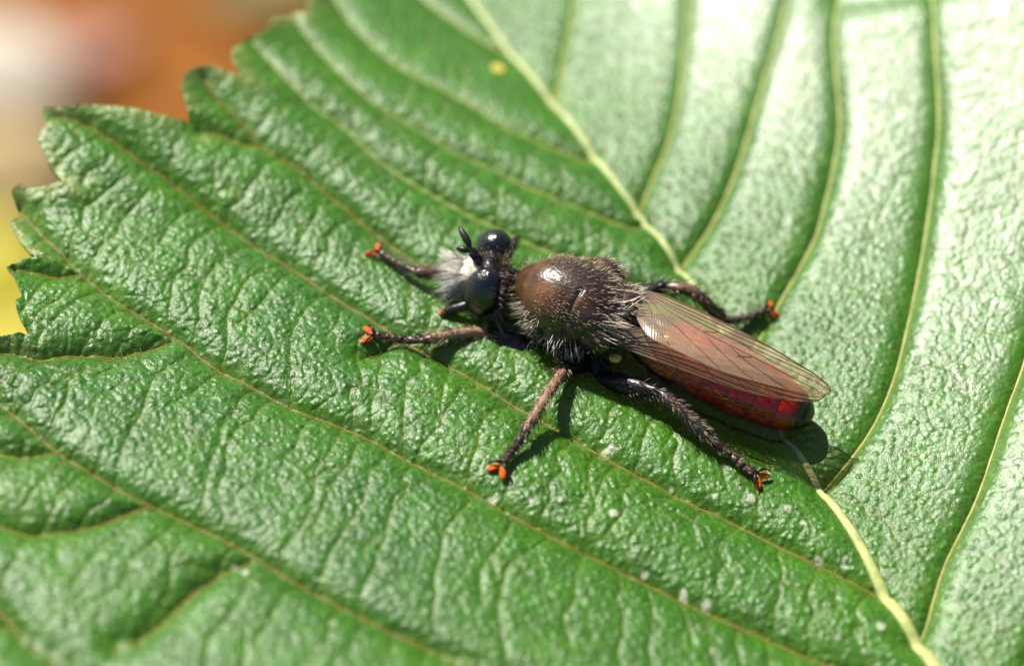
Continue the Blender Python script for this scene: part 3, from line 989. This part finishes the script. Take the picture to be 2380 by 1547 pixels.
def leg(pts, fem=.062, tib=.024, tcol=TAN, tend=.028, spread=1.0, bow=.015):
    """pts: socket, trochanter, (bend in femur), knee, ankle, foot"""
    P = [np.asarray(p, float) for p in pts]
    sock, tro, fm, knee, ank, foot = P
    fp = catmull([sock, tro, fm, knee], 34)
    fr = np.interp(np.linspace(0, 1, 34), [0, .2, .33, .45, .62, .8, .92, .97, 1], [.055, .05, .04, fem * .85, fem, fem * .85, fem * .55, .030, .021])
    fc = np.tile(np.array(BLK), (34, 1))
    bend = (knee + ank) / 2 + np.array([0, 0, bow])
    tp = catmull([knee, bend, ank], 24)[1:]
    tr = np.interp(np.linspace(0, 1, 23), [0, .06, .15, .7, .9, 1], [.020, .027, tib, tib * .95 + .05 * tend, tend, .019])
    tcn = np.tile(np.array(tcol), (23, 1)); tcn[:1] = BLK; tcn[-2:] = (.05, .03, .02)
    segs, srad, scol = [], [], []
    cuts = np.array([0, .36, .52, .66, .79, 1.0])
    ctr = [ank, (ank + foot) / 2 + np.array([0, 0, -.012]), foot]
    curve = catmull(ctr, 101)
    for a, c in zip(cuts[:-1], cuts[1:]):
        for f, r in ((.04, .0125), (.2, .0165), (.6, .0195), (.9, .0225), (.97, .018)):
            t = a + (c - a) * f
            segs.append(curve[int(t * 100)]); srad.append(r); scol.append((.11, .06, .035) if f < .5 else DRK)
    m = MB()
    allp = np.vstack([fp, tp, segs]); allr = np.concatenate([fr, tr, srad]); allc = np.vstack([fc, tcn, scol])
    m.tube(allp, allr, 14, allc)
    lg = m.build('leg', M_LEG, fly)
    # pads and claws
    d = foot - curve[85]; d /= np.linalg.norm(d)
    dh = d.copy(); dh[2] = 0; dh /= np.linalg.norm(dh)
    side = np.cross(UP, dh)
    for sg in (1, -1):
        ang = math.radians(36 * spread)
        pd = dh * math.cos(ang) + side * sg * math.sin(ang)
        tip = foot + pd * .052
        gz = hgt(tip[0], tip[1])
        cen = foot + pd * .046; cen[2] = max(hgt(cen[0], cen[1]) + .013, foot[2] - .012)
        tdir = pd * 1.0; tdir[2] = (gz + .012 - foot[2]) / .06 * .5
        tdir /= np.linalg.norm(tdir)
        s2 = np.cross(UP, tdir); s2 /= np.linalg.norm(s2)
        m = MB(); m.ellipsoid(cen, (tdir * .035, s2 * .0170, np.cross(tdir, s2) * .011), nu=16, nv=10)
        m.build('foot_pad', M_PAD, lg)
        m = MB()
        out = pd * .9 + side * sg * .5; out /= np.linalg.norm(out)
        cl_ = catmull([foot + UP * .004, foot + out * .028 + UP * .020, foot + out * .060 + UP * .012, foot + out * .066 + pd * .014 - UP * .012], 12)
        m.tube(cl_, np.linspace(.0105, .0025, 12), 6)
        m.build('claw', M_BLACK, lg)
    # bristles of the leg
    m = MB()
    full = catmull(np.vstack([fp[14:], tp[1:], segs[::2]]), 160)
    frd = np.interp(np.linspace(0, 1, 160), np.linspace(0, 1, len(fp[14:]) + len(tp[1:]) + len(segs[::2])), np.concatenate([fr[14:], tr[1:], srad[::2]]))
    lc = np.concatenate([[0], np.cumsum(np.linalg.norm(np.diff(full, axis=0), axis=1))])
    kl, al = np.linalg.norm(fp[14:][1:] - fp[14:][:-1], axis=1).sum(), np.linalg.norm(np.diff(tp, axis=0), axis=1).sum()
    n_h = int(620 * lc[-1])
    for _ in range(n_h):
        s = RNG.uniform(.02, lc[-1] - .03)
        k = int(np.searchsorted(lc, s)); k = min(max(k, 1), 158)
        t = full[k + 1] - full[k - 1]; t /= np.linalg.norm(t)
        r = RNG.normal(0, 1, 3); r -= np.dot(r, t) * t; r /= np.linalg.norm(r)
        big = RNG.random() < .14
        if s < kl:
            col, L = ((.02, .016, .014) if RNG.random() < .55 else (.45, .38, .28)), RNG.uniform(.03, .055)
        elif s < kl + al:
            col, L = ((.55, .42, .28) if RNG.random() < .72 else (.03, .02, .015)), RNG.uniform(.028, .055)
        else:
            col, L = ((.03, .02, .02) if RNG.random() < .75 else (.4, .3, .2)), RNG.uniform(.018, .04)
        if big:
            L *= 1.5; col = (.015, .012, .012)
        m.hair(full[k] + r * frd[k] * .8, r * .75 + t * .75, L, .0019 if not big else .0027, t * .4, col)
    tag(m.build('leg_bristles', M_HAIR, lg), kind='stuff')
    return lg


def on(px, py, h):
    return on_leaf(px, py, h)


leg([at(1238, 735, .38), at(1246, 795, .235), at(1198, 798, .25), at(1140, 769, .285), on(984, 791, .085), on(872, 778, .032)], fem=.068, tib=.025, tend=.029)
leg([at(1300, 770, .33), at(1352, 850, .19), at(1335, 850, .26), at(1314, 855, .325), on(1218, 1006, .085), on(1168, 1076, .032)], fem=.050, tib=.025, tend=.024)
leg([at(1390, 800, .28), at(1392, 872, .21), at(1458, 893, .27), at(1530, 909, .33), on(1642, 1010, .080), on(1754, 1100, .032)], fem=.054, tib=.030, tend=.033, tcol=(.055, .036, .030))
leg([at(1240, 690, .34), at(1215, 700, .25), at(1165, 676, .28), at(1108, 650, .30), on(968, 632, .085), on(884, 587, .032)], fem=.060, tib=.024, tend=.027, tcol=(.12, .055, .04))
leg([at(1330, 700, .32), at(1345, 720, .25), at(1370, 715, .33), at(1385, 705, .36), on(1400, 668, .085), on(1420, 655, .032)], fem=.050)
leg([at(1400, 725, .30), at(1432, 716, .25), at(1490, 686, .32), at(1546, 664, .36), on(1682, 748, .085), on(1778, 722, .032)], fem=.052, tib=.031, tend=.042, tcol=(.17, .095, .055), bow=.085)


# wings
def wing(lead, trail, camber, veins, name='wing'):
    nu, nw = 90, 26
    A = catmull(np.array([at(*p) for p in lead]), nu)
    B = catmull(np.array([at(*p) for p in trail]), nu)

    def S(u, w):
        a = np.array([np.interp(u, np.linspace(0, 1, nu), A[:, i]) for i in range(3)])
        c = np.array([np.interp(u, np.linspace(0, 1, nu), B[:, i]) for i in range(3)])
        p = a * (1 - w) + c * w
        p[2] += camber * math.sin(math.pi * w) * math.sin(math.pi * min(1, u * 1.05)) ** .6
        p[2] += .0025 * math.sin(w * 23 + u * 3) * min(1, u * 3) * min(1, (1 - u) * 4)      # corrugation between veins
        return p

    m = MB()
    for i in range(nu):
        for j in range(nw + 1):
            m.v.append(S(i / (nu - 1), j / nw)); m.c.append((1, 1, 1))
    for i in range(nu - 1):
        for j in range(nw):
            a = i * (nw + 1) + j
            m.f.append((a, a + 1, a + nw + 2, a + nw + 1))
    w = m.build(name, M_WING, fly)
    for uv, r in veins:
        pts = catmull(np.array([(*q, 0) for q in uv], float), 40)
        p3 = [S(np.clip(q[0], 0, 1), np.clip(q[1], 0, 1)) for q in pts]
        t = np.linspace(0, 1, 40)
        mm = MB(); mm.tube(np.array(p3) + np.array([0, 0, .0015]), r * .72 * (1 - .45 * t), 6)
        mm.build('wing_vein', M_WVEIN, w)
    return w


V_COMMON = [
    ([(.0, .0), (.25, .0), (.5, .0), (.75, .0), (.9, .0), (1, 0)], .0075),
    ([(.0, .06), (.2, .10), (.45, .09), (.62, .03), (.68, .005)], .0055),
    ([(.0, .10), (.2, .18), (.45, .19), (.65, .14), (.80, .05), (.86, .005)], .005),
    ([(.12, .18), (.3, .29), (.55, .31), (.75, .26), (.9, .12), (.95, .02)], .0045),
    ([(.52, .31), (.65, .38), (.8, .42), (.92, .38), (.99, .3)], .004),
    ([(.02, .16), (.2, .33), (.38, .45), (.5, .48), (.62, .52), (.78, .60), (.92, .75)], .0045),
    ([(.38, .45), (.46, .62), (.55, .78), (.66, .97)], .004),
    ([(.50, .48), (.58, .62), (.70, .80), (.80, .97)], .004),
    ([(.04, .24), (.18, .46), (.32, .66), (.44, .84), (.52, .97)], .0045),
    ([(.05, .34), (.14, .58), (.22, .78), (.30, .96)], .0038),
    ([(.38, .45), (.42, .38), (.44, .31)], .0035),
    ([(.56, .63), (.60, .57), (.62, .52)], .003),
    ([(.03, .99), (.25, .995), (.5, .995), (.75, .995), (.9, .995), (1, .99)], .0028),
]
# right wing, uppermost
wing([(1478, 676, .50), (1530, 684, .525), (1600, 712, .525), (1680, 750, .51), (1760, 791, .49), (1830, 831, .46), (1897, 872, .42), (1923, 895, .395), (1931, 910, .385)],
     [(1472, 705, .54), (1482, 745, .575), (1510, 784, .585), (1560, 809, .58), (1620, 838, .57), (1700, 870, .545), (1780, 893, .505), (1865, 912, .44), (1912, 917, .40), (1931, 910, .385)],
     .035, V_COMMON)
# left wing, below it
wing([(1400, 788, .46), (1460, 812, .465), (1520, 836, .465), (1600, 866, .46), (1690, 898, .45), (1780, 922, .435), (1855, 932, .42), (1900, 931, .385), (1918, 918, .370)],
     [(1425, 768, .52), (1480, 762, .545), (1540, 764, .555), (1620, 790, .545), (1700, 824, .52), (1790, 866, .48), (1865, 898, .42), (1908, 910, .378), (1918, 918, .370)],
     .012, V_COMMON)

# ------------------------------------------------------------------ hair of the fly
BACK = -FW


def coat(name, mask, count, Lr, r, cols, lean=1.0, lift=.7, jitter=.25, bend=.4, spread_dir=None):
    ids = np.where(mask)[0]
    if len(ids) == 0:
        return
    m = MB()
    for i in RNG.choice(ids, count):
        n = bno[i]
        d = n * lift + (BACK if spread_dir is None else spread_dir) * lean + RNG.normal(0, jitter, 3)
        cc = np.array(cols[RNG.integers(len(cols))]) * RNG.uniform(.75, 1.2)
        m.hair(bco[i] + RNG.normal(0, .003, 3), d, RNG.uniform(*Lr), r * RNG.uniform(.75, 1.25), BACK * bend + RNG.normal(0, .12, 3), tuple(cc))
    o = m.build(name, M_HAIR, fly)
    tag(o, kind='stuff')
    return o


GOLD = [(.42, .28, .15), (.55, .40, .24), (.30, .18, .09)]
PALE = [(.75, .68, .55), (.62, .54, .42), (.85, .80, .72)]
BLKH = [(.012, .010, .010), (.02, .016, .014)]
top = is_tho & (fu > .05)
coat('back_hair', top & (fa < .10) & (bno[:, 2] > .1), 480, (.016, .032), .0014, GOLD, lean=1.0, lift=.45)
coat('back_hair', top & (fa > .05) & (fa < .2) & (bno[:, 2] > .3), 520, (.008, .020), .0013, GOLD, lean=.8, lift=.5)
coat('back_hair', is_tho & (fl < -.02) & (fu > .05), 200, (.02, .042), .0015, GOLD + BLKH + PALE, lean=.6, lift=1.0)
coat('back_hair', is_tho & (fa < -.10) & (fu > .0), 150, (.03, .055), .0016, PALE + GOLD + BLKH, lean=1.2, lift=.7)
coat('rump_hair', is_tho & (fa < -.17) & (fu > .03), 70, (.045, .085), .0018, PALE, lean=1.3, lift=.8)
coat('flank_hair', is_tho & (fu < .03) & (fl > .08), 260, (.03, .06), .0016, BLKH + GOLD[2:] + BLKH, lean=.5, lift=1.0)
tuft = is_tho & (np.linalg.norm(bco - at(1318, 790, .40), axis=1) < .10) & (fl > .05)
coat('flank_tuft', tuft, 70, (.05, .10), .0020, PALE + BLKH, lean=.35, lift=1.0, bend=.2, spread_dir=np.array([.1, -.2, -.8]))
tuft2 = is_tho & (np.linalg.norm(bco - at(1262, 800, .33), axis=1) < .11)
coat('flank_tuft', tuft2, 60, (.05, .09), .0022, PALE + BLKH, lean=.5, lift=1.0, spread_dir=np.array([-.5, -.4, -.4]))
coat('neck_hair', (s_at < s_neck + .05) & is_tho, 150, (.04, .075), .0020, BLKH + [(.30, .24, .18)], lean=.1, lift=1.0, bend=0)
coat('belly_hair', is_abd & (sa < .82) & (bno[:, 2] < .6) & ((bco - TH) @ LT > -.15), 1100, (.025, .055), .0017, [(.22, .10, .04), (.04, .02, .015), (.35, .20, .09)], lean=1.1, lift=.5)
coat('shoulder_hair', is_tho & (fa > .15) & (fl > .06) & (fu < .06) & (fu > -.15), 160, (.05, .09), .0021, PALE + GOLD, lean=-.2, lift=1.0, bend=0)

# long single bristles along the side of the thorax and above the wing root
m = MB()
for (px, py, z, qx, qy, qz) in ((1392, 742, .55, 1490, 752, .60), (1395, 748, .54, 1488, 766, .58), (1400, 754, .52, 1478, 782, .55), (1405, 760, .50, 1482, 796, .50),
                                (1385, 757, .50, 1452, 790, .50), (1430, 742, .56, 1502, 764, .60), (1420, 748, .55, 1500, 772, .58), (1372, 768, .46, 1410, 795, .43),
                                (1440, 700, .64, 1510, 690, .68), (1450, 712, .63, 1506, 668, .72), (1462, 716, .60, 1520, 672, .70), (1448, 690, .65, 1512, 678, .66),
                                (1310, 800, .36, 1330, 815, .34), (1400, 800, .42, 1445, 783, .50), (1380, 800, .42, 1432, 778, .5)):
    p, q_ = at(px, py, z), at(qx, qy, qz)
    i = int(np.argmin(np.linalg.norm(bco - p, axis=1)))
    p = bco[i]
    m.hair(p, q_ - p, np.linalg.norm(q_ - p), .0042, np.array([.0, -.02, -.10]), (.70, .58, .40))
tag(m.build('side_bristles', M_HAIR, fly), kind='stuff')

# face beard: cream hair with black bristles among it
m = MB()
F0 = HC + HF * .120 - UP * .030
for k in range(620):
    a, e = RNG.normal(0, .42), RNG.normal(-.12, .42)
    root = F0 + LAT * RNG.uniform(-.070, .070) + UP * RNG.uniform(-.085, .030) - HF * .02
    d = HF * 1.2 + LAT * (a * .60 + (root - F0) @ LAT * 4) + UP * (e * .8 + (root - F0)[2] * 3)
    m.hair(root, d, RNG.choice([RNG.uniform(.06, .13), RNG.uniform(.12, .22)]), .0036, -UP * .12 + RNG.normal(0, .08, 3), tuple(np.array((.98, .95, .90)) * RNG.uniform(.95, 1.02)))
for k in range(42):
    a, e = RNG.normal(0, .6), RNG.normal(.05, .55)
    root = F0 + LAT * RNG.uniform(-.065, .065) + UP * RNG.uniform(-.09, .08) - HF * .015
    d = HF + LAT * (a + (root - F0) @ LAT * 5) + UP * (e + (root - F0)[2] * 5)
    m.hair(root, d, RNG.uniform(.14, .26), .0022, -UP * .15 + RNG.normal(0, .08, 3), (.012, .010, .010))
tag(m.build('face_beard', M_HAIR, fly), kind='stuff')
# chin and back-of-head hair
m = MB()
for k in range(330):
    root = HC - UP * RNG.uniform(.07, .15) + HF * RNG.uniform(-.08, .07) - LAT * RNG.uniform(-.1, .17)
    d = -UP * RNG.uniform(.4, 1) - LAT * RNG.uniform(-.2, .9) - HF * RNG.uniform(-.3, .6)
    m.hair(root, d, RNG.uniform(.07, .15), .0017, -UP * .1 + RNG.normal(0, .06, 3), PALE[k % 3] if RNG.random() < .55 else (.05, .04, .03))
for k in range(340):
    th = RNG.uniform(-1.7, 1.9)
    root = HC - HF * .075 + LAT * math.sin(th) * .19 + UP * (math.cos(th) * .115 - .01)
    d = -HF * RNG.uniform(.6, 1.1) + LAT * math.sin(th) * .8 + UP * math.cos(th) * .7 + RNG.normal(0, .15, 3)
    m.hair(root, d, RNG.uniform(.04, .085), .0021, ZERO, BLKH[k % 2] if RNG.random() < .85 else (.4, .3, .22))
for k in range(60):
    root = HC + UP * .11 + LAT * RNG.uniform(-.05, .05) + HF * RNG.uniform(-.04, .06)
    m.hair(root, UP + RNG.normal(0, .35, 3), RNG.uniform(.03, .06), .0019, ZERO, (.02, .015, .015))
tag(m.build('head_hair', M_HAIR, fly), kind='stuff')

# ------------------------------------------------------------------ things far below, melted by the blur
def fallen_leaf(name, px, py, L, W, rot_, mat, label, cat, group=None, tilt=0.0):
    p = at(px, py, GZ + .35)
    m = MB()
    nu, nw = 22, 8
    ca_, sa_ = math.cos(rot_), math.sin(rot_)
    for i in range(nu + 1):
        u = i / nu
        half = W * math.sin(math.pi * u ** .85) * (1 + .06 * math.sin(u * 40))
        for j in range(nw + 1):
            w = (j / nw - .5) * 2
            x, y = (u - .5) * L, w * half
            z = .35 * (abs(w) ** 1.5) * half + .25 * math.sin(u * 3.1) + tilt * y
            m.v.append((p[0] + ca_ * x - sa_ * y, p[1] + sa_ * x + ca_ * y, GZ + .05 + z + .12)); m.c.append((1, 1, 1))
    for i in range(nu):
        for j in range(nw):
            a = i * (nw + 1) + j
            m.f.append((a, a + 1, a + nw + 2, a + nw + 1))
    n0 = len(m.v)
    m.tube([(p[0] + ca_ * t * L, p[1] + sa_ * t * L, GZ + .17 + .25 * math.sin(max(0, (t + .5)) * 3.1)) for t in np.linspace(-.75, .4, 14)], np.linspace(.07, .02, 14), 6)
    o = m.build(name, mat)
    tag(o, label, cat, group)
    return o


def stone(px, py, r, label, mat=None, name='pale_stone'):
    p = at(px, py, GZ + r * .4)
    m = MB()
    m.ellipsoid((p[0], p[1], GZ + r * .38), (np.array([r * 1.15, .1, 0]), np.array([-.1, r * .9, 0]), np.array([0, 0, r * .6])), nu=28, nv=18)
    for i, v in enumerate(m.v):
        n = .12 * r * (math.sin(v[0] * 3.1 + v[2] * 2) + math.cos(v[1] * 2.7 - v[2] * 3))
        m.v[i] = v + np.array([n * .6, n * .5, n * .4])
    o = m.build(name, mat or M_STONE)
    tag(o, label, 'stone')


stone(-60, 190, 2.1, 'cream white rounded stone, a pale blur on the orange soil')
M_TAN = simple_mat('tan_stone', (.40, .29, .14), .8, .3, (3, .5, .1), var=.12, var_scale=1.5)
stone(40, 395, 1.7, 'tan stone, an ochre blur between the cream stone and the yellow leaf', M_TAN, 'tan_stone')
fallen_leaf('fallen_leaf', -90, 600, 6.0, 2.0, 1.9, M_YLEAF, 'blurred bright yellow fallen leaf beside the lower leaf teeth', 'leaf')
fallen_leaf('fallen_leaf', -20, 800, 7.0, 2.4, .5, M_YLEAF, 'blurred deep yellow fallen leaf under the curled green tooth', 'leaf')
fallen_leaf('flower_petal', 215, 110, 2.4, .8, .5, M_PINK, 'blurred pink petal on orange soil beside the pale stone', 'petal')
fallen_leaf('fallen_leaf', 680, -30, 5.2, 1.7, .1, M_OLIVE, 'blurred olive brown fallen leaf behind the topmost leaf teeth', 'leaf')
